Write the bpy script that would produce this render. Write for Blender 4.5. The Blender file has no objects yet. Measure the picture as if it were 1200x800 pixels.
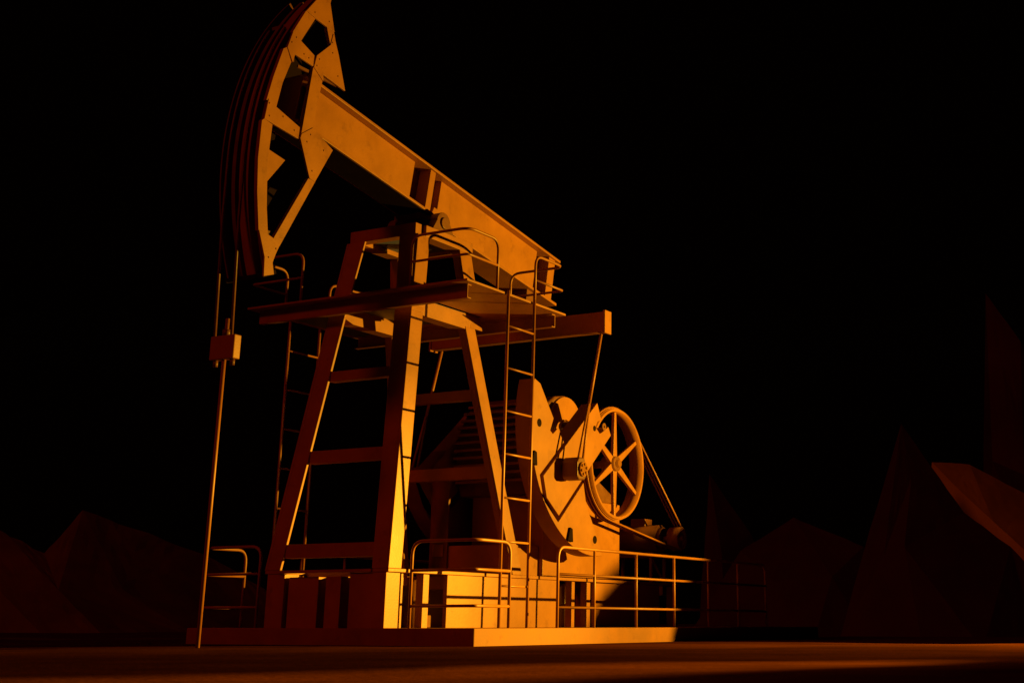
import bpy, bmesh, math, random
from mathutils import Vector, Matrix, noise as mnoise
random.seed(7)
sc = bpy.context.scene
col = sc.collection
R = math.radians

# ------------------------------------------------------------------ camera
cam_d = bpy.data.cameras.new('camera')
cam = bpy.data.objects.new('camera', cam_d); col.objects.link(cam)
YAW, PIT = 0.489, 0.309
fw = Vector((math.cos(YAW)*math.cos(PIT), math.sin(YAW)*math.cos(PIT), math.sin(PIT)))
rt = Vector((math.sin(YAW), -math.cos(YAW), 0.0))
up = rt.cross(fw)
cam.matrix_world = Matrix(((rt.x, up.x, -fw.x, -14.722), (rt.y, up.y, -fw.y, -10.154), (rt.z, up.z, -fw.z, 0.266), (0, 0, 0, 1)))
cam_d.sensor_fit = 'HORIZONTAL'; cam_d.sensor_width = 36.0
cam_d.lens = 1620/1200*36.0
cam_d.shift_x = -(752-600)/1200
cam_d.shift_y = -(400-213)/1200
cam_d.clip_start = 0.02; cam_d.clip_end = 2000
sc.camera = cam

# ------------------------------------------------------------------ world: night, no sky light to speak of
w = bpy.data.worlds.new('World'); sc.world = w; w.use_nodes = True
bg = w.node_tree.nodes['Background']
bg.inputs['Color'].default_value = (1.0, 0.2, 0.02, 1); bg.inputs['Strength'].default_value = 0.0004

# ------------------------------------------------------------------ lights
def look(o, frm, to):
    o.location = frm
    o.rotation_euler = (Vector(to)-Vector(frm)).to_track_quat('-Z', 'Y').to_euler()
# dim red fill light, added for the side that faces the horse head
sd = bpy.data.lights.new('added_red_fill', 'SUN'); added_red_fill = bpy.data.objects.new('added_red_fill', sd); col.objects.link(added_red_fill)
sd.energy = 0.33; sd.angle = R(10); sd.color = (1.0, 0.07, 0.004)
look(added_red_fill, (-30, 7, 19), (0, 0, 0))
# floodlight of the yard, out of frame to the right: its wide wash plus the tighter beam of its reflector
LAMP = (9.2, -9.7, 3.1)
KEY = (1.0, 0.52, 0.03)
pd = bpy.data.lights.new('flood_lamp', 'SPOT'); pl = bpy.data.objects.new('flood_lamp', pd); col.objects.link(pl)
pd.energy = 15200; pd.color = KEY; pd.shadow_soft_size = 0.06; pd.spot_size = R(94); pd.spot_blend = 0.5; look(pl, LAMP, (0.5, 1.0, 3.6))
bd = bpy.data.lights.new('flood_beam', 'SPOT'); bl = bpy.data.objects.new('flood_beam', bd); col.objects.link(bl)
bd.energy = 18500; bd.color = KEY; bd.shadow_soft_size = 0.06; bd.spot_size = R(27); bd.spot_blend = 1.0
look(bl, LAMP, (-0.7, 1.4, 0.5))

fd = bpy.data.lights.new('added_ground_spot', 'SPOT'); fl = bpy.data.objects.new('added_ground_spot', fd); col.objects.link(fl)  # added spot that makes the pool of light on the ground
fd.energy = 105000; fd.color = KEY; fd.shadow_soft_size = 0.06; fd.spot_size = R(10.5); fd.spot_blend = 1.0
look(fl, LAMP, (-7.4, -5.1, 0.0))
sc.cycles.diffuse_bounces = 2; sc.cycles.max_bounces = 4
sc.view_settings.view_transform = 'Standard'
try: sc.view_settings.look = 'None'
except Exception: pass
sc.view_settings.exposure = 0.0; sc.view_settings.gamma = 1.0; sc.view_settings.use_curve_mapping = False

# ------------------------------------------------------------------ materials
def material(name, base, rough=0.5, var=0.25, scale=3.0, metallic=0.0, bump=0.02, dirt=None, dirt_amt=0.0, spec=0.4, bscale=60.0):
    m = bpy.data.materials.new(name); m.use_nodes = True
    nt = m.node_tree; N = nt.nodes; L = nt.links
    b = N['Principled BSDF']
    tc = N.new('ShaderNodeTexCoord')
    n1 = N.new('ShaderNodeTexNoise'); n1.inputs['Scale'].default_value = scale; n1.inputs['Detail'].default_value = 8; n1.inputs['Roughness'].default_value = 0.62
    L.new(tc.outputs['Object'], n1.inputs['Vector'])
    r1 = N.new('ShaderNodeValToRGB')
    r1.color_ramp.elements[0].position = 0.30; r1.color_ramp.elements[1].position = 0.72
    r1.color_ramp.elements[0].color = tuple(c*(1-var) for c in base)+(1,)
    r1.color_ramp.elements[1].color = tuple(min(1, c*(1+var*0.6)) for c in base)+(1,)
    L.new(n1.outputs['Fac'], r1.inputs['Fac'])
    out = r1.outputs['Color']
    if dirt:
        n2 = N.new('ShaderNodeTexNoise'); n2.inputs['Scale'].default_value = scale*2.3; n2.inputs['Detail'].default_value = 10; n2.inputs['Roughness'].default_value = 0.7
        L.new(tc.outputs['Object'], n2.inputs['Vector'])
        r2 = N.new('ShaderNodeValToRGB'); r2.color_ramp.elements[0].position = 0.56; r2.color_ramp.elements[1].position = 0.74
        r2.color_ramp.elements[0].color = (0, 0, 0, 1); r2.color_ramp.elements[1].color = (dirt_amt,)*3+(1,)
        L.new(n2.outputs['Fac'], r2.inputs['Fac'])
        mx = N.new('ShaderNodeMix'); mx.data_type = 'RGBA'
        L.new(r2.outputs['Color'], mx.inputs['Factor']); L.new(out, mx.inputs['A']); mx.inputs['B'].default_value = dirt+(1,)
        out = mx.outputs['Result']
    L.new(out, b.inputs['Base Color'])
    mr = N.new('ShaderNodeMapRange'); mr.inputs['To Min'].default_value = max(0.05, rough-0.12); mr.inputs['To Max'].default_value = min(1, rough+0.12)
    L.new(n1.outputs['Fac'], mr.inputs['Value']); L.new(mr.outputs['Result'], b.inputs['Roughness'])
    b.inputs['Metallic'].default_value = metallic
    b.inputs['Specular IOR Level'].default_value = spec
    if bump:
        n3 = N.new('ShaderNodeTexNoise'); n3.inputs['Scale'].default_value = bscale; n3.inputs['Detail'].default_value = 6
        L.new(tc.outputs['Object'], n3.inputs['Vector'])
        bp = N.new('ShaderNodeBump'); bp.inputs['Strength'].default_value = 0.35; bp.inputs['Distance'].default_value = bump
        L.new(n3.outputs['Fac'], bp.inputs['Height']); L.new(bp.outputs['Normal'], b.inputs['Normal'])
    return m
M_PAINT = material('ochre_painted_steel', (0.35, 0.132, 0.006), 0.47, 0.20, 1.6, dirt=(0.13, 0.042, 0.004), dirt_amt=0.6, bump=0.004, bscale=35)
M_DARK = material('oily_and_shade_steel', (0.17, 0.06, 0.004), 0.45, 0.3, 4.0, dirt=(0.04, 0.014, 0.002), dirt_amt=0.7, bump=0.004)  # oily steel; also puts shade into head tracks and far counterweight
M_TUBE = material('painted_tube', (0.31, 0.115, 0.006), 0.45, 0.12, 5.0, bump=0)
M_GALV = material('galvanised_plate', (0.13, 0.17, 0.55), 0.55, 0.2, 3.0, bump=0.002)
M_RUBBER = material('belt_rubber', (0.03, 0.011, 0.002), 0.6, 0.2, 8.0, bump=0)
M_BOLT = material('bolt_steel', (0.32, 0.13, 0.01), 0.3, 0.1, 8.0, bump=0, metallic=0.3)
M_CONC = material('concrete', (0.26, 0.098, 0.008), 0.75, 0.22, 2.4, dirt=(0.12, 0.04, 0.004), dirt_amt=0.5, bump=0.006, bscale=40)
M_GROUND = material('packed_soil', (0.062, 0.0155, 0.0008), 0.9, 0.4, 0.9, bump=0.02, bscale=14, spec=0.0)
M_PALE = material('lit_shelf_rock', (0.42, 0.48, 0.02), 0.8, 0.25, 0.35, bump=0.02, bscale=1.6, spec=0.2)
M_SAND = material('pale_rock', (0.11, 0.07, 0.004), 0.8, 0.35, 0.35, bump=0.02, bscale=1.6, spec=0.2)
M_SHADE = material('shade_black_steel', (0.012, 0.0045, 0.0008), 0.8, 0.2, 3.0, bump=0, spec=0.08)  # near-black, standing for shade on inner plates, undersides and in holes; also clamp bolts
M_DIMROCK = material('dimmed_rock', (0.010, 0.0035, 0.0006), 0.9, 0.35, 0.6, bump=0.05, bscale=3.0, spec=0.05)  # boulder colour darkened to offset the lamp so close by
M_ROCK = material('dark_rock', (0.05, 0.018, 0.001), 0.8, 0.35, 0.35, bump=0.02, bscale=1.6, spec=0.2)

# ------------------------------------------------------------------ mesh helpers
class MB:
    def __init__(s): s.bm = bmesh.new()
    def box(s, x0, x1, y0, y1, z0, z1, bev=0.0):
        return s.hexa([(x0, y0, z0), (x1, y0, z0), (x1, y1, z0), (x0, y1, z0), (x0, y0, z1), (x1, y0, z1), (x1, y1, z1), (x0, y1, z1)])
    def hexa(s, p):
        v = [s.bm.verts.new(q) for q in p]
        for f in ((0, 3, 2, 1), (4, 5, 6, 7), (0, 1, 5, 4), (1, 2, 6, 5), (2, 3, 7, 6), (3, 0, 4, 7)): s.bm.faces.new([v[i] for i in f])
        return s
    def prism(s, pts, axis, a, b):
        """2D outline extruded along an axis; 'y': pts are (x,z), 'x': (y,z), 'z': (x,y)"""
        def P(p, t): return {'y': (p[0], t, p[1]), 'x': (t, p[0], p[1]), 'z': (p[0], p[1], t)}[axis]
        A = [s.bm.verts.new(P(p, a)) for p in pts]; B = [s.bm.verts.new(P(p, b)) for p in pts]
        s.bm.faces.new(A); s.bm.faces.new(B[::-1])
        n = len(pts)
        for i in range(n): s.bm.faces.new((A[i], B[i], B[(i+1) % n], A[(i+1) % n]))
        return s
    def tube(s, pts, r, seg=10, closed=False):
        pts = [Vector(p) for p in pts]; n = len(pts); rings = []
        prev = None
        for i, p in enumerate(pts):
            if i == 0: t = pts[1]-p
            elif i == n-1: t = p-pts[i-1]
            else: t = (pts[i+1]-p).normalized()+(p-pts[i-1]).normalized()
            t.normalize()
            if prev is None:
                a = t.orthogonal().normalized()
            else:
                a = prev-t*prev.dot(t)
                a = a.normalized() if a.length > 1e-5 else t.orthogonal().normalized()
            prev = a; b = t.cross(a)
            rings.append([s.bm.verts.new(p+(a*math.cos(2*math.pi*k/seg)+b*math.sin(2*math.pi*k/seg))*r) for k in range(seg)])
        for i in range(n-1):
            for k in range(seg):
                f = s.bm.faces.new((rings[i][k], rings[i][(k+1) % seg], rings[i+1][(k+1) % seg], rings[i+1][k])); f.smooth = True
        s.bm.faces.new(rings[0][::-1]); s.bm.faces.new(rings[-1])
        return s
    def cyl(s, p0, p1, r, seg=28): return s.tube([p0, p1], r, seg)
    def ring(s, c, y0, y1, r0, r1, seg=72):
        """annulus about the Y axis"""
        V = []
        for k in range(seg):
            t = 2*math.pi*k/seg; cs, sn = math.cos(t), math.sin(t)
            V.append([s.bm.verts.new((c[0]+r*cs, y, c[1]+r*sn)) for r, y in ((r0, y0), (r1, y0), (r1, y1), (r0, y1))])
        for k in range(seg):
            a, b = V[k], V[(k+1) % seg]
            for i in range(4):
                f = s.bm.faces.new((a[i], b[i], b[(i+1) % 4], a[(i+1) % 4]))
                if i in (1, 3): f.smooth = True
        return s
    def arc_strip(s, c, r0, r1, a0, a1, y0, y1, seg=40):
        """curved bar about the Y axis"""
        V = []
        for k in range(seg+1):
            t = a0+(a1-a0)*k/seg; cs, sn = math.cos(t), math.sin(t)
            V.append([s.bm.verts.new((c[0]+r*cs, y, c[1]+r*sn)) for r, y in ((r0, y0), (r1, y0), (r1, y1), (r0, y1))])
        for k in range(seg):
            a, b = V[k], V[k+1]
            for i in range(4): s.bm.faces.new((a[i], b[i], b[(i+1) % 4], a[(i+1) % 4]))
        s.bm.faces.new(V[0]); s.bm.faces.new(V[-1][::-1])
        return s
    def bar(s, p0, p1, wx, wy):
        """rectangular bar between two points, section wx by wy"""
        p0, p1 = Vector(p0), Vector(p1); t = (p1-p0).normalized()
        a = Vector((0, 1, 0)); a = a-t*a.dot(t); a.normalize() if a.length > 1e-4 else None
        b = t.cross(a)
        P = []
        for p in (p0, p1):
            for sa, sb in ((-1, -1), (1, -1), (1, 1), (-1, 1)): P.append(p+a*sa*wy/2+b*sb*wx/2)
        return s.hexa(P)
    def build(s, name, mat, parent=None, bevel=0.0, smooth=False):
        bmesh.ops.recalc_face_normals(s.bm, faces=s.bm.faces)
        me = bpy.data.meshes.new(name); s.bm.to_mesh(me); s.bm.free()
        me.materials.append(mat)
        o = bpy.data.objects.new(name, me); col.objects.link(o)
        if parent: o.parent = parent
        if bevel:
            md = o.modifiers.new('bevel', 'BEVEL'); md.width = bevel; md.segments = 2; md.limit_method = 'ANGLE'; md.angle_limit = R(40)
        return o
def tag(o, label=None, cat=None, group=None, kind=None):
    for k, v in (('label', label), ('category', cat), ('group', group), ('kind', kind)):
        if v: o[k] = v
    return o
def empty(name, parent=None, loc=(0, 0, 0)):
    o = bpy.data.objects.new(name, None); col.objects.link(o); o.location = loc
    o.empty_display_size = 0.2
    if parent: o.parent = parent
    return o
def copy_tree(o, parent=None):
    c = o.copy(); col.objects.link(c); c.parent = parent
    for ch in list(o.children): copy_tree(ch, c)
    return c
def mirrored(pts, yc): return [(p[0], 2*yc-p[1], p[2]) for p in pts]

YC = 2.40          # middle plane of the machine
ZP = 0.21          # top of the pad

# ------------------------------------------------------------------ setting
# ground: one sheet reaching the horizon, finer near the pad
m = MB()
def grid(xs, ys, zf):
    V = [[m.bm.verts.new((x, y, zf(x, y))) for y in ys] for x in xs]
    for i in range(len(xs)-1):
        for j in range(len(ys)-1): m.bm.faces.new((V[i][j], V[i+1][j], V[i+1][j+1], V[i][j+1]))
xs = [-900, -300, -120, -60, -40]+[-30+1.0*i for i in range(71)]+[60, 120, 300, 900]
def gz(x, y):
    d = max(0, max(-1.5-x, x-13.0, -1.5-y, y-6.5))
    k = min(1, d/3)
    return k*0.010*(math.sin(x*0.9+1.3*math.sin(y*0.7))+math.sin(y*1.1+x*0.35)) - 0.02*k
grid(xs, xs, gz)
ground = m.build('ground', M_GROUND); tag(ground, kind='structure')
for f in ground.data.polygons: f.use_smooth = True
m = MB(); m.box(0, 11.6, 0, 4.78, -0.1, ZP)
tag(m.build('concrete_pad', M_CONC, bevel=0.012), kind='structure')

def facets(name, verts, faces, mat=M_ROCK, amp=0.10, cuts=7, label=None, kind='structure'):
    """a broken rock mass: coarse faces, cut fine and roughened by noise"""
    m = MB(); V = [m.bm.verts.new(v) for v in verts]
    for f in faces: m.bm.faces.new([V[i] for i in f])
    bmesh.ops.triangulate(m.bm, faces=m.bm.faces[:])
    bmesh.ops.subdivide_edges(m.bm, edges=m.bm.edges[:], cuts=cuts, use_grid_fill=True)
    m.bm.normal_update()
    for v in m.bm.verts:
        n = mnoise.noise(v.co*0.9)+0.5*mnoise.noise(v.co*2.3)+0.25*mnoise.noise(v.co*5.1)
        v.co += v.normal*n*amp
    o = m.build(name, mat)
    tag(o, label, None, None, kind)
    return o
# far ridge on the left
facets('hill', [(21.11, 39.59, 5.67), (21.51, 36.72, 3.66), (21.67, 34.29, 2.74), (24.34, 35.66, 4.54), (26.17, 34.33, 3.79), (28.24, 32.57, 2.84), (29.35, 30.5, 1.58),
                (17.94, 34.91, -0.3), (17.79, 28.79, -0.3), (18.7, 27.09, -0.3), (23.09, 27.35, -0.3), (27.43, 27.72, -0.3), (18.9, 33.0, 1.38), (19.9, 31.2, 1.38), (22.2, 30.6, 1.4),
                (30.6, 28.6, -0.3), (26, 42, -0.3), (31, 38, -0.3), (33, 33, -0.3), (19, 45, 2.0), (17, 43, -0.3), (20, 47, -0.3)],
       [(0, 12, 1), (1, 12, 13), (1, 13, 2), (2, 13, 3), (3, 13, 14), (3, 14, 4), (4, 14, 5), (5, 14, 11), (5, 11, 6), (12, 7, 8), (12, 8, 13), (13, 8, 9), (13, 9, 10), (13, 10, 14), (14, 10, 11), (6, 11, 15),
        (0, 7, 12), (0, 20, 7), (0, 19, 20), (0, 1, 16), (1, 2, 16), (2, 3, 16), (3, 17, 16), (3, 4, 17), (4, 5, 17), (5, 18, 17), (5, 6, 18), (6, 15, 18), (0, 16, 19), (19, 16, 21), (19, 21, 20)], M_SAND, 0.06)
# ridge behind the pad
facets('hill', [(19.33, 6.75, -0.3), (20.06, 5.37, 2.11), (21.67, 4.48, 3.06), (21.6, 2.48, 2.22), (22.37, 1.03, -0.3), (17.22, 4.33, -0.3), (17.62, 2.51, -0.3), (19.24, 1.59, -0.3), (18.87, 3.99, 1.29), (19.58, 2.65, 1.4), (24.5, 6.5, -0.3), (25.5, 3.5, -0.3)],
       [(0, 8, 1), (1, 8, 2), (2, 8, 9), (2, 9, 3), (3, 9, 7), (3, 7, 4), (0, 5, 8), (5, 6, 8), (6, 9, 8), (6, 7, 9), (0, 1, 10), (1, 2, 10), (2, 11, 10), (2, 3, 11), (3, 4, 11)], M_ROCK, 0.03)
# thin peak far behind it
facets('hill', [(27.63, 10.32, -0.3), (27.83, 9.93, 5.03), (28.46, 8.74, 3.09), (29.14, 7.46, -0.3), (26.22, 8.7, -0.3), (27.1, 9.18, 2.36), (32, 10.5, -0.3)],
       [(0, 5, 1), (1, 5, 2), (0, 4, 5), (5, 4, 3), (5, 3, 2), (0, 1, 6), (1, 2, 6), (2, 3, 6)], M_ROCK, 0.03)
# the pointed crag on the right
facets('hill', [(18.38, 2.15, -0.3), (21.18, 1.13, 5.33), (20.59, 0.76, 3.83), (19.01, 0.54, 2.05), (17.88, -0.12, -0.3), (18.53, -1.33, -0.3), (21.5, -0.31, 3.0), (21.84, -1.37, 2.13), (20.65, -2.12, -0.3), (18.96, 1.05, 1.86), (21.85, -2.24, 1.08), (23.5, -2.8, -0.3), (24, 2.5, -0.3)],
       [(0, 9, 1), (1, 9, 2), (2, 9, 3), (0, 3, 9), (0, 4, 3), (2, 3, 6), (3, 7, 6), (3, 5, 7), (3, 4, 5), (5, 8, 7), (7, 8, 10), (1, 2, 6), (8, 11, 10), (0, 1, 12), (1, 6, 12), (6, 7, 12), (7, 10, 12), (10, 11, 12)], M_ROCK, 0.03)
# shelf behind its shoulder, its brightness painted in by a paler rock
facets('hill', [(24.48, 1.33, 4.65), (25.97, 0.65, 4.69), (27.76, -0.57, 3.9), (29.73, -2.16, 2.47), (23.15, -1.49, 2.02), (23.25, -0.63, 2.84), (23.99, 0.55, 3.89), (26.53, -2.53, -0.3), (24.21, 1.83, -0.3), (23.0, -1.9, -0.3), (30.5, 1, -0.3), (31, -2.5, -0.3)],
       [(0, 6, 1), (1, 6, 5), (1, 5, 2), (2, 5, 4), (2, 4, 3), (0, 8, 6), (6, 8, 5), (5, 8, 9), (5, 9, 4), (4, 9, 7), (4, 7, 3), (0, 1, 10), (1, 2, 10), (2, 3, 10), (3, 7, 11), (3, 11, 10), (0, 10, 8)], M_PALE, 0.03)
# tall spire at the right edge
facets('hill', [(35.4, 2.1, 11.88), (33.29, 1.79, 5.56), (32.27, 0.53, 4.95), (33.4, -0.54, 4.05), (34.92, 0.86, 9.9), (37.08, -1.07, 5.18), (34.91, 3.01, -0.3), (35.13, 0.46, -0.3), (37.26, -1.4, -0.3), (35.86, 0.16, 8.6), (39, 3, -0.3)],
       [(0, 1, 2), (0, 2, 4), (4, 2, 3), (4, 3, 9), (9, 3, 5), (1, 6, 7), (1, 7, 2), (2, 7, 3), (3, 7, 8), (3, 8, 5), (0, 6, 1), (0, 4, 10), (4, 9, 10), (9, 5, 10), (5, 8, 10), (0, 10, 6)], M_ROCK, 0.03)
# boulder beside the floodlight, out of frame: its flank shades the right end of the pad
facets('hill', [(7.98, -6.8, -0.4), (8.04, -6.8, 2.2), (8.12, -6.8, 2.33), (8.28, -6.8, 2.50), (8.5, -6.8, 2.62), (9.05, -6.8, 2.85), (11, -6.9, 2.9), (14, -7, 1.4), (15, -7.2, -0.4), (8.6, -6.2, -0.4), (12, -5.8, -0.4), (9.4, -6.3, 1.8), (8.6, -7.4, -0.4), (12, -7.8, -0.4), (9.4, -7.3, 1.8)],
       [(0, 1, 11, 9), (1, 2, 11), (2, 3, 11), (3, 4, 11), (4, 5, 11), (5, 6, 11), (6, 7, 11), (7, 8, 10), (7, 10, 11), (9, 11, 10), (0, 12, 14, 1), (1, 14, 2), (2, 14, 3), (3, 14, 4), (4, 14, 5), (5, 14, 6), (6, 14, 7), (7, 14, 13), (7, 13, 8), (12, 13, 14)], M_DIMROCK, 0.04)

# ------------------------------------------------------------------ pumpjack
PJ = empty('pumpjack', None, (2.4, YC, ZP))
tag(PJ, 'large orange painted oil pumpjack with raised horsehead on the concrete pad', 'pumpjack')
PJ_OFF = Vector((2.4, YC, ZP))
def part(mb, name, mat, parent=None, bevel=0.0):
    o = mb.build(name, mat, None, bevel)
    p = parent if parent else PJ
    # world coordinates were used: move mesh into the parent's space
    if parent is None:
        o.data.transform(Matrix.Translation(-PJ_OFF)); o.parent = PJ
    else:
        o.data.transform(Matrix.Translation(-PJ_OFF)); o.parent = parent
    return o

# ---- base frame
ZB = 0.945
m = MB()
for y0, y1 in ((1.36, 1.62), (3.18, 3.44)):
    m.box(0.0, 8.4, y0, y1, ZB-0.045, ZB)               # top flange of the long skids
for x in (0.55, 2.75, 4.3, 6.5, 8.2):
    m.box(x, x+0.2, 1.622, 3.178, ZB-0.2, ZB-0.01)         # cross members
base = part(m, 'base_frame', M_PAINT, None, 0.006)
def base_piece(name, x0, x1, y0, y1, z1=ZB-0.047):
    mm = MB(); mm.box(x0, x1, y0, y1, ZP-0.002, z1)
    return part(mm, name, M_PAINT, base, 0.006)
for s in (0, 1):
    f = (lambda y0, y1: (y0, y1)) if s == 0 else (lambda y0, y1: (2*YC-y1, 2*YC-y0))
    base_piece('post', 0.302, 0.41, *f(1.43, 1.55))
    base_piece('post', 0.82, 0.95, *f(1.41, 1.53))
    base_piece('side_plate', 1.33, 4.25, *f(1.385, 1.45))
    base_piece('post', 4.68, 4.77, *f(1.41, 1.53))
    base_piece('post', 5.15, 5.26, *f(1.41, 1.53))
    base_piece('side_plate', 5.4, 7.7, *f(1.43, 1.48))
    base_piece('post', 8.15, 8.35, *f(1.40, 1.52))
    for x in (0.6, 1.13, 4.45, 5.0):
        mm = MB(); y = f(1.82, 1.82)[0]; mm.cyl((x, y, ZP), (x, y, ZB-0.08), 0.13, 20); part(mm, 'pile', M_DARK, base)
base_piece('pedestal', 0.012, 0.30, 1.40, 1.99); base_piece('pedestal', 0.012, 0.30, 3.10, 3.40)
base_piece('front_block', 0.07, 0.28, 2.56, 3.07, ZB-0.09); base_piece('front_column', 0.03, 0.26, 2.15, 2.40, ZB-0.09)
mm = MB(); mm.box(0.47, 0.50, 1.56, 3.24, ZP, ZB-0.202); part(mm, 'light_block', M_SHADE, base)  # added near-black panel that keeps lamplight out of the front gaps
mm = MB()
mm.box(-0.03, 0.10, 1.622, 3.178, ZB-0.04, ZB-0.005); part(mm, 'front_channel', M_PAINT, base)

# ---- samson post
def yo(z): return 1.36+(z-1.0)*0.083      # outer face of the near legs
def xf(z): return -0.005+0.165*(z-0.96)    # front corner
def xr(z): return 2.90-0.245*(z-1.0)       # rear leg front corner
def leg(mb, z0, z1, xfun, wx, wy0, wy1, far=False, t=0.035):
    """an angle section: a plate on the outer side and a flange across the front"""
    leg_plate(mb, z0, z1, xfun, wx, t, t, far)
    leg_plate(mb, z0, z1, xfun, t, wy0, wy1, far, t+0.0005)
def leg_plate(mb, z0, z1, xfun, wx, wy0, wy1, far, yoff=0.0):
    P = []
    for z, wy in ((z0, wy0), (z1, wy1)):
        x, y = xfun(z), yo(z)
        q = [(x, y+yoff, z), (x+wx, y+yoff, z), (x+wx, y+max(wy, yoff+0.001), z), (x, y+max(wy, yoff+0.001), z)]
        P += [(a, 2*YC-b, c) if far else (a, b, c) for a, b, c in q]
    return mb.hexa(P)
samson = empty('samson_post', PJ)
for far in (False, True):
    mm = MB(); leg(mm, ZB, 4.47, xf, 0.27, 0.27, 0.30, far, 0.042 if far else 0.035); part(mm, 'leg', M_PAINT, samson, 0.006)
    mm = MB(); leg(mm, 4.47, 5.64, xf, 0.28, 0.30, 0.34, far); part(mm, 'leg', M_PAINT, samson, 0.006)
    xr1 = lambda z: 2.885-0.288*(z-1.0)
    mm = MB(); leg(mm, ZB, 4.47, xr1, 0.25, 0.13, 0.14, far); part(mm, 'leg', M_PAINT, samson, 0.006)
    xr2 = lambda z: 1.885+(5.2-z)*0.2
    mm = MB(); leg(mm, 4.47, 5.64, xr2, 0.30, 0.13, 0.15, far); part(mm, 'leg', M_PAINT, samson, 0.006)
    # side beam under the platform, between front and rear legs
    ya = yo(4.5)
    a, b = (ya+0.004, ya+0.22) if not far else (2*YC-ya-0.22, 2*YC-ya-0.004)
    mm = MB(); mm.prism([(xf(4.55)+0.02, 4.66), (2.16, 4.66), (2.16, 4.47), (1.9, 4.43), (xf(4.5)+0.3, 4.43), (xf(4.5)+0.05, 4.5)], 'y', a, b)
    part(mm, 'side_beam', M_PAINT, samson, 0.005)
    a, b = (yo(5.7)-0.01, yo(5.7)+0.2) if not far else (2*YC-yo(5.7)-0.2, 2*YC-yo(5.7)+0.01)
    mm = MB(); mm.box(xf(5.72)+0.165, 2.13, a, b, 5.63, 5.80); part(mm, 'side_beam', M_PAINT, samson, 0.006)
def cross(z0, z1, x, t, inset=0.26):
    ya = yo((z0+z1)/2)+inset
    mm = MB(); mm.box(x, x+t, ya, 2*YC-ya, z0, z1); part(mm, 'cross_beam', M_PAINT, samson, 0.005)
cross(3.53, 3.67, xf(3.6)+0.03, 0.14); cross(2.37, 2.54, xf(2.45)+0.03, 0.14); cross(1.10, 1.28, xf(1.2)+0.02, 0.14)
cross(3.43, 3.58, xr1(3.5)+0.05, 0.14, 0.05); cross(2.31, 2.49, xr1(2.4)+0.05, 0.14, 0.05)
# cap
mm = MB(); mm.box(xf(5.72)-0.01, xf(5.72)+0.16, 1.80, 2*YC-1.80, 5.635, 5.81); part(mm, 'cap_beam', M_PAINT, samson, 0.006)
mm = MB(); mm.box(1.97, 2.14, 1.80, 2*YC-1.80, 5.64, 5.81)
part(mm, 'cap_beam', M_PAINT, samson, 0.006)
mm = MB(); mm.box(xf(5.72)+0.165, 1.965, 1.96, 2*YC-1.96, 5.70, 5.73); part(mm, 'cap_plate', M_GALV, samson)

# ---- service platform
XP0, XP1, YP0 = 0.185, 2.757, 0.44
YP1 = 2*YC-YP0
platform = empty('service_platform', PJ)
mm = MB()
# deck with an opening for the tower: four strips
mm.box(XP0, XP1, YP0, 1.60, 4.665, 4.695); mm.box(XP0, XP1, 2*YC-1.60, YP1, 4.665, 4.695)
mm.box(XP0, 0.6, 1.602, 2*YC-1.602, 4.665, 4.695); mm.box(2.25, XP1, 1.602, 2*YC-1.602, 4.665, 4.695)
part(mm, 'deck', M_PAINT, platform, 0.003)
mm = MB(); mm.box(0.62, 2.23, 1.66, 2*YC-1.66, 4.655, 4.663); mm.box(0.42, 2.5, 2*YC-1.58, YP1-0.15, 4.652, 4.662); part(mm, 'deck_grating', M_GALV, platform)
def channel(x, face, y0, y1, z0, z1, name='channel'):
    mm = MB(); d = 0.09*face
    xa, xb = sorted((x, x+0.012*face)); mm.box(xa, xb, y0, y1, z0, z1)
    xa, xb = sorted((x+0.012*face, x+d)); mm.box(xa, xb, y0, y1, z1-0.012, z1); mm.box(xa, xb, y0, y1, z0, z0+0.012)
    part(mm, name, M_PAINT, platform, 0.002)
channel(0.345, 1, YP0+0.1, YP1-0.1, 4.47, 4.663)
channel(2.62, -1, YP0+0.1, YP1-0.1, 4.47, 4.663)
def bend(pts, r, seg=6):
    """polyline with filleted corners"""
    P = [Vector(p) for p in pts]; out = [P[0]]
    for i in range(1, len(P)-1):
        a = (P[i-1]-P[i]).normalized(); b = (P[i+1]-P[i]).normalized()
        k = min(r, (P[i-1]-P[i]).length*.49, (P[i+1]-P[i]).length*.49)
        for j in range(seg+1):
            t = j/seg
            q = (P[i]+a*k)*(1-t)**2+P[i]*2*t*(1-t)+(P[i]+b*k)*t*t
            out.append(q)
    out.append(P[-1]); return out
def corner_rail(mb, cx, cy, ex, ey, z0, top, mids, r=0.021, foot=True):
    """railing round a platform corner: one continuous bent top rail, two posts, mid rails"""
    mb.tube(bend([(cx, ey, z0), (cx, ey, z0+top), (cx, cy, z0+top), (ex, cy, z0+top), (ex, cy, z0)], 0.17), r)
    for h in mids:
        mb.tube(bend([(cx, ey, z0+h), (cx, cy, z0+h), (ex, cy, z0+h)], 0.06), r*0.9)
    return mb
for cx, ex in ((XP0+0.035, 0.95), (XP1-0.04, 1.93)):
    for cy, ey in ((YP0+0.03, 1.42), (YP1-0.03, 2*YC-1.42)):
        mm = MB(); corner_rail(mm, cx, cy, ex, ey, 4.695, 0.72, (0.35,), 0.020); part(mm, 'guard_rail', M_TUBE, platform)

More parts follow.
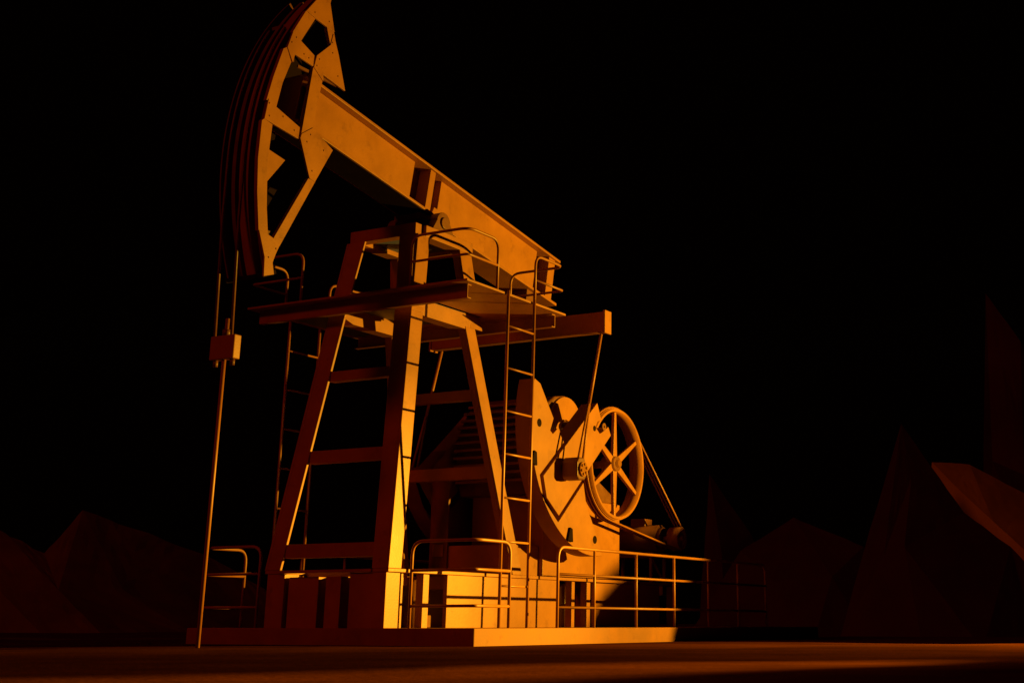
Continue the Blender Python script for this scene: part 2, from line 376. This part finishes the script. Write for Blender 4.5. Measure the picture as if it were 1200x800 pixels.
# ---- ladders
RUNGS = (4.22, 3.63, 3.04, 2.46, 1.88, 1.31, 0.74)
for y in (YP0-0.03, YP1+0.03):
    ld = empty('ladder', PJ)
    for x in (1.15, 1.83):
        mm = MB()
        mm.cyl((x, y, ZP), (x, y, 4.72), 0.022, 10)
        part(mm, 'stile', M_TUBE, ld)
    for z in RUNGS:
        mm = MB(); mm.cyl((1.15, y, z), (1.83, y, z), 0.015, 8); part(mm, 'rung', M_TUBE, ld)

# ---- walking beam (tilted box girder)
TOPA = Vector((-1.105, 0, 7.382)); TOPB = Vector((5.342, 0, 6.303))
ax = (TOPB-TOPA).normalized(); nm = Vector((-ax.z, 0, ax.x))
if nm.z < 0: nm = -nm
def bxz(s, h): p = TOPA+ax*s+nm*h; return (p.x, p.z)
SL = (TOPB-TOPA).length
DEP = 0.80
beam = empty('walking_beam', PJ)
def bpart(name, s0, s1, h0, h1, y0, y1, mat=M_PAINT, bev=0.004):
    mm = MB(); mm.prism([bxz(s0, h0), bxz(s1, h0), bxz(s1, h1), bxz(s0, h1)], 'y', y0, y1)
    return part(mm, name, mat, beam, bev)
HW = 0.27
bpart('top_flange', -0.27, SL, -0.04, 0.0, YC-HW, YC+HW)
DF = 0.745
bpart('bottom_flange', -0.27, 3.02, -DF, -DF+0.04, YC-HW, YC+HW)
bpart('bottom_flange', 3.10, SL+0.02, -DEP-0.03, -DEP+0.015, YC-HW, YC+HW)
bpart('shade_sheet', -0.25, 3.0, -DF-0.006, -DF-0.001, YC-HW+0.03, YC+HW-0.03, M_SHADE, 0)  # added near-black sheet, painted shade under the front girder
bpart('web', -0.25, SL-0.02, -DF+0.042, -0.042, YC-0.02, YC+0.02, M_DARK)
sA0, sA1 = -0.25, 2.40     # front side plates
sB0, sB1 = 3.10, 5.95      # rear side plates
for sg in (-1, 1):
    ya, yb = sorted((YC+sg*0.12, YC+sg*0.15))
    bpart('side_plate', -0.08, sA1, -DF+0.042, -0.042, ya, yb)
    bpart('side_plate', sB0, sB1, -DEP+0.017, -0.042, ya, yb)
    ya, yb = sorted((YC+sg*0.022, YC+sg*0.235))
    for s0 in (2.70,):
        bpart('stiffener', s0, s0+0.13, -DF+0.042, -0.042, ya, yb)
    bpart('stiffener', 6.22, 6.42, -DEP+0.017, -0.042, ya, yb)
    bpart('stiffener', sA1-0.03, sA1, -DF+0.042, -0.043, *sorted((YC+sg*0.022, YC+sg*0.118)))
    bpart('stiffener', sB0, sB0+0.03, -DEP+0.017, -0.043, *sorted((YC+sg*0.022, YC+sg*0.118)))
bpart('end_plate', -0.275, -0.252, -DF+0.045, -0.045, YC-0.20, YC+0.31)
# ---- saddle bearing
PIV = (1.62, 6.02)
sad = empty('saddle_bearing', PJ)
mm = MB()
mm.cyl((PIV[0], 1.93, PIV[1]), (PIV[0], 2*YC-1.93, PIV[1]), 0.09, 28); part(mm, 'shaft', M_DARK, sad)
for sg in (-1, 1):
    y = YC+sg*0.40
    mm = MB()
    mm.prism([(PIV[0]-0.27, 5.812), (PIV[0]+0.27, 5.812), (PIV[0]+0.27, 5.88), (PIV[0]+0.16, 6.05)]+[(PIV[0]+0.17*math.cos(t), PIV[1]+0.17*math.sin(t)) for t in [R(a) for a in range(15, 180, 15)]]+[(PIV[0]-0.16, 6.05), (PIV[0]-0.27, 5.88)], 'y', y-0.07, y+0.07)
    part(mm, 'pillow_block', M_DARK, sad, 0.006)
    mm = MB(); mm.cyl((PIV[0], y+sg*0.07, PIV[1]), (PIV[0], y+sg*0.10, PIV[1]), 0.085, 28); part(mm, 'bearing_cap', M_DARK, sad, 0.005)
mm = MB(); mm.box(PIV[0]-0.3, PIV[0]+0.42, 2.16, 2*YC-2.16, 6.06, 6.16); part(mm, 'saddle_plate', M_DARK, sad, 0.006)
# plate lug hanging from the girder round the shaft
for sg in (-1, 1):
    ya, yb = sorted((YC+sg*0.155, YC+sg*0.185))
    pts = [bxz(2.98, -DEP+0.25), bxz(3.45, -DEP+0.25), bxz(3.55, -DEP-0.0)]+[(PIV[0]+0.30*math.cos(t), PIV[1]+0.21*math.sin(t)) for t in [R(a) for a in (-10, -35, -60)]]+[(PIV[0]+0.19*math.cos(t), PIV[1]+0.19*math.sin(t)) for t in [R(a) for a in (-40, -15, 15, 45, 75)]]
    mm = MB(); mm.prism(pts, 'y', ya, yb); part(mm, 'lug_plate', M_PAINT, sad)

# ---- horsehead
HC = (1.76, 6.02); HR = 3.97
YH0, YH1 = 2.06, 2.76
head = empty('horsehead', PJ)
PLATES = {
 'top_gusset': [(-1.087, 8.654), (-1.30, 8.62), (-1.571, 8.263), (-1.377, 8.221), (-1.139, 8.189), (-0.983, 8.172), (-1.109, 8.56)],
 'rim1': [(-1.571, 8.263), (-1.795, 7.861), (-1.627, 7.786), (-1.377, 8.221)],
 'junc1': [(-1.795, 7.861), (-1.88, 7.604), (-1.759, 7.427), (-1.724, 7.558), (-1.359, 7.517), (-1.35, 7.678), (-1.627, 7.786)],
 'rim2': [(-1.88, 7.604), (-1.941, 7.562), (-2.085, 7.107), (-2.172, 6.754), (-1.984, 6.71), (-1.903, 7.087), (-1.776, 7.427)],
 'junc2': [(-2.142, 6.775), (-2.188, 6.488), (-2.034, 6.467), (-1.535, 6.411), (-1.523, 6.576), (-1.984, 6.71)],
 'rim3': [(-2.18, 6.491), (-2.221, 6.454), (-2.232, 5.938), (-2.193, 5.491), (-2.111, 5.009), (-1.938, 4.991), (-2.0, 5.339), (-2.057, 5.921), (-2.025, 6.458)],
 'bottom': [(-2.111, 5.009), (-1.974, 4.69), (-1.96, 4.443), (-1.781, 4.503), (-1.823, 4.65), (-1.78, 4.769), (-1.717, 4.908), (-1.839, 4.963), (-1.938, 4.991)],
 'right_gusset': [(-1.038, 7.956), (-1.3, 7.697), (-1.341, 7.511), (-1.133, 7.372), (-1.143, 7.469), (-0.674, 7.392), (-0.86, 7.868), (-0.998, 8.14)],
 'right_strut': [(-1.133, 8.191), (-1.038, 7.956), (-0.859, 7.855), (-1.013, 8.251)],
 'bar': [(-1.343, 7.523), (-1.477, 6.495), (-1.276, 6.589), (-1.139, 7.395)],
 'low_gusset': [(-1.478, 6.501), (-1.497, 6.435), (-1.262, 5.939), (-1.152, 5.916), (-0.842, 6.46), (-1.266, 6.654)],
 'diag': [(-1.273, 5.935), (-1.839, 4.959), (-1.715, 4.886), (-1.136, 5.926)],
}
GUSS = ('top_gusset', 'junc1', 'junc2', 'bottom', 'right_gusset', 'low_gusset')
BOLTS = [(-1.62, 8.20), (-1.40, 8.30), (-1.10, 8.28), (-1.80, 7.70), (-1.72, 7.80), (-1.45, 7.60), (-1.55, 7.62), (-2.12, 6.72), (-2.10, 6.55), (-1.85, 6.62), (-1.62, 6.50), (-1.28, 7.55), (-1.24, 7.66), (-1.0, 8.0), (-0.84, 7.55), (-0.98, 7.85), (-1.36, 6.42), (-1.30, 6.54), (-1.02, 6.40), (-1.22, 6.05), (-1.80, 5.06), (-1.95, 5.05), (-1.78, 4.84), (-1.90, 4.70)]
for sg in (0, 1):
    side = empty('side_frame', head)
    for k, p in PLATES.items():
        g = k in GUSS
        if sg == 1:
            if k == 'low_gusset': p = [(-1.45, 6.46), (-1.0, 6.38), (-1.374, 5.907)]
            if k not in ('low_gusset', 'diag', 'bar', 'right_gusset', 'right_strut'): p = [(a+0.08, b) for a, b in p]
        if sg == 0: a, b = (YH0-0.016, YH0+0.012) if g else (YH0-0.006, YH0+0.05)
        else: a, b = (YH1-0.012, YH1+0.016) if g else (YH1-0.05, YH1+0.006)
        mm = MB(); mm.prism(p, 'y', a, b)
        if g:
            for bx_, bz_ in BOLTS:
                # bolts that fall on this gusset
                ins = False; n = len(p)
                for i in range(n):
                    (x1, z1), (x2, z2) = p[i], p[(i+1) % n]
                    if (z1 > bz_) != (z2 > bz_) and bx_ < (x2-x1)*(bz_-z1)/(z2-z1)+x1: ins = not ins
                if ins:
                    if sg == 0: mm.cyl((bx_, YH0-0.016, bz_), (bx_, YH0-0.026, bz_), 0.012, 6)
                    else: mm.cyl((bx_, YH1+0.016, bz_), (bx_, YH1+0.026, bz_), 0.012, 6)
        part(mm, 'gusset_plate' if g else 'frame_bar', M_SHADE if sg == 1 and k not in ('low_gusset', 'top_gusset') else M_PAINT, side, 0.002)  # far frame mostly near-black: its shade is put into the colour
A0, A1 = R(138.5), R(202.8)
mm = MB(); mm.arc_strip(HC, HR-0.20, HR-0.17, A0, A1, YH0+0.052, YH1-0.052, 72); part(mm, 'face_plate', M_SHADE, head)  # near-black so the recess behind the tracks carries painted shade
def track(y0, y1, r0, r1, mat=M_PAINT):
    mm = MB(); mm.arc_strip(HC, r0, r1, A0, A1, y0, y1, 72); part(mm, 'curved_track', mat, head)
track(YH0+0.052, YH0+0.075, HR-0.17, HR-0.03, M_DARK)  # thin tracks darkened to paint in the shade between the bands
track(2.24, 2.39, HR-0.17, HR-0.01)
track(2.47, 2.53, HR-0.17, HR-0.02, M_DARK)
track(YH1-0.075, YH1-0.052, HR-0.17, HR+0.01, M_DARK)
mm = MB(); mm.arc_strip(HC, HR-0.24, HR+0.012, R(202.5), R(203.3), YH0+0.052, YH1-0.04, 3); part(mm, 'bottom_plate', M_SHADE, head)  # near-black closing plate, shade of the lower end in its colour
# ribs joining the two side frames
for a, b in (((-1.55, 8.10), (-1.40, 8.16)), ((-1.72, 7.48), (-1.66, 7.50)), ((-1.97, 6.58), (-1.90, 6.60)), ((-1.9, 5.02), (-1.84, 5.04))):
    mm = MB(); mm.box(a[0], b[0], YH0+0.055, YH1-0.055, a[1], a[1]+0.05); part(mm, 'cross_rib', M_DARK, head)
mm = MB(); mm.box(-1.6, -0.75, YH0+0.03, YH0+0.055, 7.42, 7.46); part(mm, 'clip_bar', M_DARK, head)
# bridle
XR = HC[0]-HR-0.0+0.075
for dy in (-0.14, 0.14):
    mm = MB(); y = YC+0.04+dy
    pts = [(HC[0]+(HR+0.015)*math.cos(t), y, HC[1]+(HR+0.015)*math.sin(t)) for t in [R(a) for a in range(150, 181, 3)]]
    pts += [(HC[0]-HR-0.012, y, 5.2), (-2.16, y, 3.62)]
    mm.tube(pts, 0.020, 8); part(mm, 'bridle_cable', M_DARK, PJ)

# ---- equalizer
eq = empty('equalizer', PJ)
mm = MB(); mm.box(4.36, 4.52, 0.70, 2*YC-0.70, 4.74, 5.07); part(mm, 'equalizer_beam', M_PAINT, eq, 0.01)
mm = MB(); mm.box(4.34, 4.55, 0.66, 0.698, 4.72, 5.09); part(mm, 'end_plate', M_PAINT, eq, 0.004)
mm = MB(); mm.box(4.34, 4.55, 2*YC-0.698, 2*YC-0.66, 4.72, 5.09); part(mm, 'end_plate', M_PAINT, eq, 0.004)
mm = MB(); mm.box(4.32, 4.62, 2.05, 2.75, 5.072, 5.25); mm.prism([(4.35, 5.252), (4.62, 5.252), (4.58, 5.60), (4.40, 5.62)], 'y', 2.2, 2.6); part(mm, 'equalizer_bearing', M_DARK, eq, 0.01)

# ---- crank train (both sides)
SH = (5.05, 3.33)                                       # crank shaft
CRANK = [(4.886, 3.692), (3.281, 2.386), (3.391, 2.067), (3.746, 1.827), (5.348, 3.219), (5.26, 3.349), (5.08, 3.25), (4.979, 3.205), (4.838, 3.299), (4.90, 3.39), (5.031, 3.432)]
CWC = (4.915, 3.25)
def cw_outline(short=False):
    # keyhole sector: the crank arm lies in the slot with a narrow gap all round
    pts = []
    for a in range(163, 279, 3): pts.append((CWC[0]+1.97*math.cos(R(a)), CWC[1]+1.97*math.sin(R(a))))
    pts += [(5.11, 1.411), (4.801, 1.843), (4.718, 1.943), (4.62, 2.12)]
    pts += [(4.545, 2.39), (3.80, 1.738), (3.362, 2.04), (3.243, 2.398), (3.93, 2.957)]
    pts += [(3.727, 3.143), (3.592, 3.049), (3.515, 3.092), (3.608, 3.286), (3.20, 3.77)]
    return pts if not short else pts[12:-5]+[(3.25, 2.42)]
PIN = (3.87, 2.53)
for sg in (0, 1):
    fy = (lambda y: y) if sg == 0 else (lambda y: 2*YC-y)
    mm = MB(); mm.prism(CRANK, 'y', fy(1.10), fy(1.40)); cr = part(mm, 'crank_arm', M_PAINT, None, 0.006)
    mm = MB(); mm.ring((5.09, 3.33), fy(1.08), fy(1.099), 0.02, 0.06, 24); part(mm, 'hub', M_DARK, cr)
    mm = MB(); mm.cyl((4.80, fy(1.096), 3.27), (4.80, fy(1.12), 3.27), 0.045, 16); part(mm, 'hole_shade', M_SHADE, cr)
    mm = MB(); mm.cyl((PIN[0], fy(0.85), PIN[1]), (PIN[0], fy(1.099), PIN[1]), 0.075, 20); part(mm, 'crank_pin', M_DARK, cr)
    mm = MB()
    mm.prism(cw_outline(sg == 1), 'y', fy(1.14), fy(1.42)); cw = part(mm, 'counterweight', M_PAINT if sg == 0 else M_DARK, None, 0.008)  # far weight takes the darker steel as painted shade
    for hx, hz in ((3.191, 3.17), (4.916, 1.533))[sg:]:
        mm = MB(); mm.cyl((hx, fy(1.136), hz), (hx, fy(1.20), hz), 0.062, 20); part(mm, 'hole_shade', M_SHADE, cw)
    for hx, hz in ((3.04, 2.62), (4.12, 1.56))[sg:]:
        mm = MB(); mm.prism([(hx-0.09, hz-0.08), (hx+0.07, hz-0.10), (hx+0.05, hz+0.10), (hx-0.02, hz+0.12)], 'y', fy(1.10), fy(1.138)); part(mm, 'clamp_bolt', M_SHADE, cw, 0.01)
    # pitman: two slim rods ending in the pin bearing
    pt = empty('pitman_arm', PJ)
    mm = MB(); mm.tube([(4.50, fy(0.82), 4.73), (4.14, fy(0.82), 3.55)], 0.025, 10); mm.tube([(4.13, fy(0.82), 3.56), (3.80, fy(0.82), 2.60)], 0.020, 8); mm.tube([(4.15, fy(0.82), 3.56), (3.95, fy(0.82), 2.60)], 0.020, 8)
    part(mm, 'rod', M_PAINT, pt)
    mm = MB(); mm.prism([(3.72+0.02, 2.40), (3.80, 2.36), (3.96, 2.36), (4.02, 2.42), (4.01, 2.60), (3.95, 2.70), (3.80, 2.70), (3.74, 2.62)], 'y', fy(0.78), fy(1.06))
    part(mm, 'bearing_housing', M_DARK, pt, 0.02)
    mm = MB(); mm.cyl((3.88, fy(0.78), 2.52), (3.88, fy(0.745), 2.52), 0.11, 20)
    for k in range(6): t = k*math.pi/3+0.3; mm.cyl((3.88+0.075*math.cos(t), fy(0.745), 2.52+0.075*math.sin(t)), (3.88+0.075*math.cos(t), fy(0.725), 2.52+0.075*math.sin(t)), 0.022, 8)
    part(mm, 'bearing_cap', M_BOLT, pt)
mm = MB(); mm.cyl((SH[0], 1.42, SH[1]), (SH[0], 2*YC-1.42, SH[1]), 0.13, 28); part(mm, 'crank_shaft', M_DARK, None)

# ---- gearbox and its pedestal
gp = [(4.2, 2.22), (4.05, 2.75), (4.12, 3.25), (4.35, 3.62), (4.7, 3.83), (5.02, 3.88), (5.3, 3.80), (5.5, 3.62), (5.62, 3.30), (5.75, 2.95), (6.1, 2.62), (6.72, 2.36), (6.76, 2.22)]
mm = MB(); mm.prism(gp, 'y', 1.80, 3.28); gb = part(mm, 'gearbox', M_DARK, None, 0.03)
mm = MB()
for k in range(11):
    z = 2.42+0.125*k
    # fin follows the housing front
    x0 = None
    for (xa, za), (xb, zb) in zip(gp[:6], gp[1:6]):
        if min(za, zb) <= z <= max(za, zb) and abs(zb-za) > 1e-6: x0 = xa+(xb-xa)*(z-za)/(zb-za); break
    if x0 is None: continue
    mm.box(x0-0.10, x0+0.25, 1.90, 3.26, z, z+0.04)
part(mm, 'cooling_fins', M_PAINT, gb)
mm = MB(); mm.ring((5.02, 3.33), 1.76, 1.80, 0.15, 0.52, 48); part(mm, 'bearing_cover', M_PAINT, gb)
mm = MB(); mm.box(4.30, 6.78, 1.72, 2*YC-1.72, ZB+0.002, 2.22); ped = part(mm, 'gearbox_pedestal', M_PAINT, None, 0.012)
mm = MB(); mm.box(3.55, 4.296, 1.80, 2*YC-1.80, ZB+0.002, 1.42); part(mm, 'step_block', M_PAINT, ped, 0.012)
mm = MB(); mm.box(3.50, 3.548, 2.98, 3.32, ZB+0.002, 2.6); part(mm, 'control_cabinet', M_DARK, ped, 0.01)
mm = MB(); mm.box(3.475, 3.499, 3.04, 3.24, 1.26, 1.44); part(mm, 'nameplate', M_PAINT, ped, 0.004)

# ---- sheave wheel, belts, motor
WC = (6.04, 2.84); WY0, WY1 = 1.34, 1.60
sh = empty('sheave_wheel', PJ)
mm = MB(); mm.ring(WC, WY0, WY1, 0.874, 0.912, 80)
for k in range(4): mm.ring(WC, WY0+0.045+k*0.05, WY0+0.07+k*0.05, 0.911, 0.928, 80)
part(mm, 'rim', M_PAINT, sh)
for k in range(6):
    t = R(90+60*k); c, s_ = math.cos(t), math.sin(t)
    def q(r, wd, y): return (WC[0]+r*c-wd*s_, y, WC[1]+r*s_+wd*c)
    mm = MB(); mm.hexa([q(0.10, -0.065, WY0+0.06), q(0.868, -0.03, WY0+0.06), q(0.868, 0.03, WY0+0.06), q(0.10, 0.065, WY0+0.06), q(0.10, -0.065, WY0+0.12), q(0.868, -0.03, WY0+0.12), q(0.868, 0.03, WY0+0.12), q(0.10, 0.065, WY0+0.12)])
    part(mm, 'spoke', M_PAINT, sh, 0.008)
mm = MB(); mm.ring(WC, WY0+0.02, WY1+0.02, 0.07, 0.125, 32); part(mm, 'hub', M_DARK, sh)
mm = MB(); mm.cyl((WC[0], WY0-0.03, WC[1]), (WC[0], 1.80, WC[1]), 0.06, 20); part(mm, 'shaft', M_BOLT, sh)
PC = (8.48, 1.74); PR = 0.20
def belt(y):
    d = math.dist(WC, PC); base_a = math.atan2(PC[1]-WC[1], PC[0]-WC[0]); da = math.acos((0.945-PR)/d)
    pts = []
    for k in range(25): a = base_a+da+(2*math.pi-2*da)*k/24; pts.append((WC[0]+0.945*math.cos(a), y, WC[1]+0.945*math.sin(a)))
    for k in range(13): a = base_a-da+2*da*k/12; pts.append((PC[0]+(PR+0.01)*math.cos(a), y, PC[1]+(PR+0.01)*math.sin(a)))
    pts.append(pts[0]); return pts
for k in range(3):
    mm = MB(); mm.tube(belt(WY0+0.08+k*0.06), 0.017, 6); part(mm, 'drive_belt', M_TUBE, None)
mo = empty('motor', PJ)
mm = MB(); mm.ring(PC, WY0+0.02, WY0+0.24, 0.14, PR, 40); mm.cyl((PC[0], WY0+0.06, PC[1]), (PC[0], WY0+0.2, PC[1]), 0.141, 24); mm.cyl((PC[0], WY0+0.0, PC[1]), (PC[0], 1.8, PC[1]), 0.05, 16); part(mm, 'pulley', M_PAINT, mo)
mm = MB(); mm.cyl((PC[0], 1.80, PC[1]), (PC[0], 2.75, PC[1]), 0.25, 36); mm.cyl((PC[0], 1.72, PC[1]), (PC[0], 1.80, PC[1]), 0.20, 36); mm.cyl((PC[0], 2.75, PC[1]), (PC[0], 2.85, PC[1]), 0.21, 36)
for k in range(20):
    t = 2*math.pi*k/20; c, s_ = math.cos(t), math.sin(t)
    mm.bar((PC[0]+0.26*c, 1.84, PC[1]+0.26*s_), (PC[0]+0.26*c, 2.70, PC[1]+0.26*s_), 0.02, 0.02)
part(mm, 'housing', M_DARK, mo)
mm = MB(); mm.box(PC[0]-0.14, PC[0]+0.14, 2.05, 2.35, PC[1]+0.22, PC[1]+0.36); part(mm, 'terminal_box', M_DARK, mo, 0.01)
mm = MB(); mm.box(PC[0]-0.32, PC[0]+0.32, 1.80, 2.80, PC[1]-0.33, PC[1]-0.25)
for x in (-0.28, 0.24):
    for y in (1.84, 2.70): mm.box(PC[0]+x, PC[0]+x+0.05, y, y+0.05, ZB-0.02, PC[1]-0.33)
mm.bar((PC[0]-0.25, 1.86, PC[1]-0.34), (PC[0]+0.25, 1.86, ZB+0.02), 0.03, 0.03)
part(mm, 'stand', M_PAINT, mo)

# ------------------------------------------------------------------ polished rod with its carrier bar: hangs from the bridle
rod = empty('polished_rod', None, (-2.13, YC+0.02, 0.0)); tag(rod, 'thin polished rod with a square carrier bar hanging below the horsehead', 'rod')
RO = Vector((-2.13, YC+0.02, 0.0))
def rpart(mb, name, mat, bev=0.0):
    o = mb.build(name, mat, None, bev); o.data.transform(Matrix.Translation(-RO)); o.parent = rod; return o
mm = MB(); mm.cyl((RO.x, RO.y, -0.05), (RO.x, RO.y, 3.9), 0.026, 14); rpart(mm, 'rod', M_TUBE)
mm = MB(); mm.box(RO.x-0.06, RO.x+0.06, RO.y-0.20, RO.y+0.20, 3.38, 3.68); rpart(mm, 'carrier_bar', M_PAINT, 0.012)
for dy in (-0.14, 0.14):
    mm = MB(); mm.cyl((RO.x, RO.y+dy, 3.30), (RO.x, RO.y+dy, 3.38), 0.032, 10); rpart(mm, 'cable_socket', M_DARK)
mm = MB(); mm.cyl((RO.x, RO.y, 3.68), (RO.x, RO.y, 3.76), 0.05, 12); rpart(mm, 'clamp', M_DARK)

# ------------------------------------------------------------------ guard railings standing on the pad
TOP, MIDS = 1.06, (0.70, 0.265)
def railing(name, mb, label, loc=(0, 0, 0)):
    o = mb.build(name, M_TUBE); tag(o, label, 'railing', 'guard railings round the pad'); return o
YA, YB = 0.055, 4.60
mm = MB(); corner_rail(mm, 0.07, YA, 0.84, 1.045, ZP, TOP, MIDS); railing('guard_railing', mm, 'short bent railing round the pad corner in front of the ladder')
mm = MB(); corner_rail(mm, 0.07, YB, 0.84, 3.60, ZP, TOP, MIDS); railing('guard_railing', mm, 'short bent railing just right of the hanging polished rod')
def long_rail(y):
    mm = MB(); x0, x1 = 2.03, 9.2
    mm.tube(bend([(x0, y, ZP), (x0, y, ZP+TOP), (x1, y, ZP+TOP), (x1, y, ZP)], 0.17), 0.021)
    for h in MIDS: mm.tube([(x0, y, ZP+h), (x1, y, ZP+h)], 0.019)
    for x in (3.03, 4.29, 5.55, 6.81, 8.0): mm.tube([(x, y, ZP), (x, y, ZP+TOP)], 0.020)
    return mm
railing('guard_railing', long_rail(YA), 'long straight railing along the near edge beside the motor')
railing('guard_railing', long_rail(YB), 'long straight railing on the far side, seen between the tower legs')
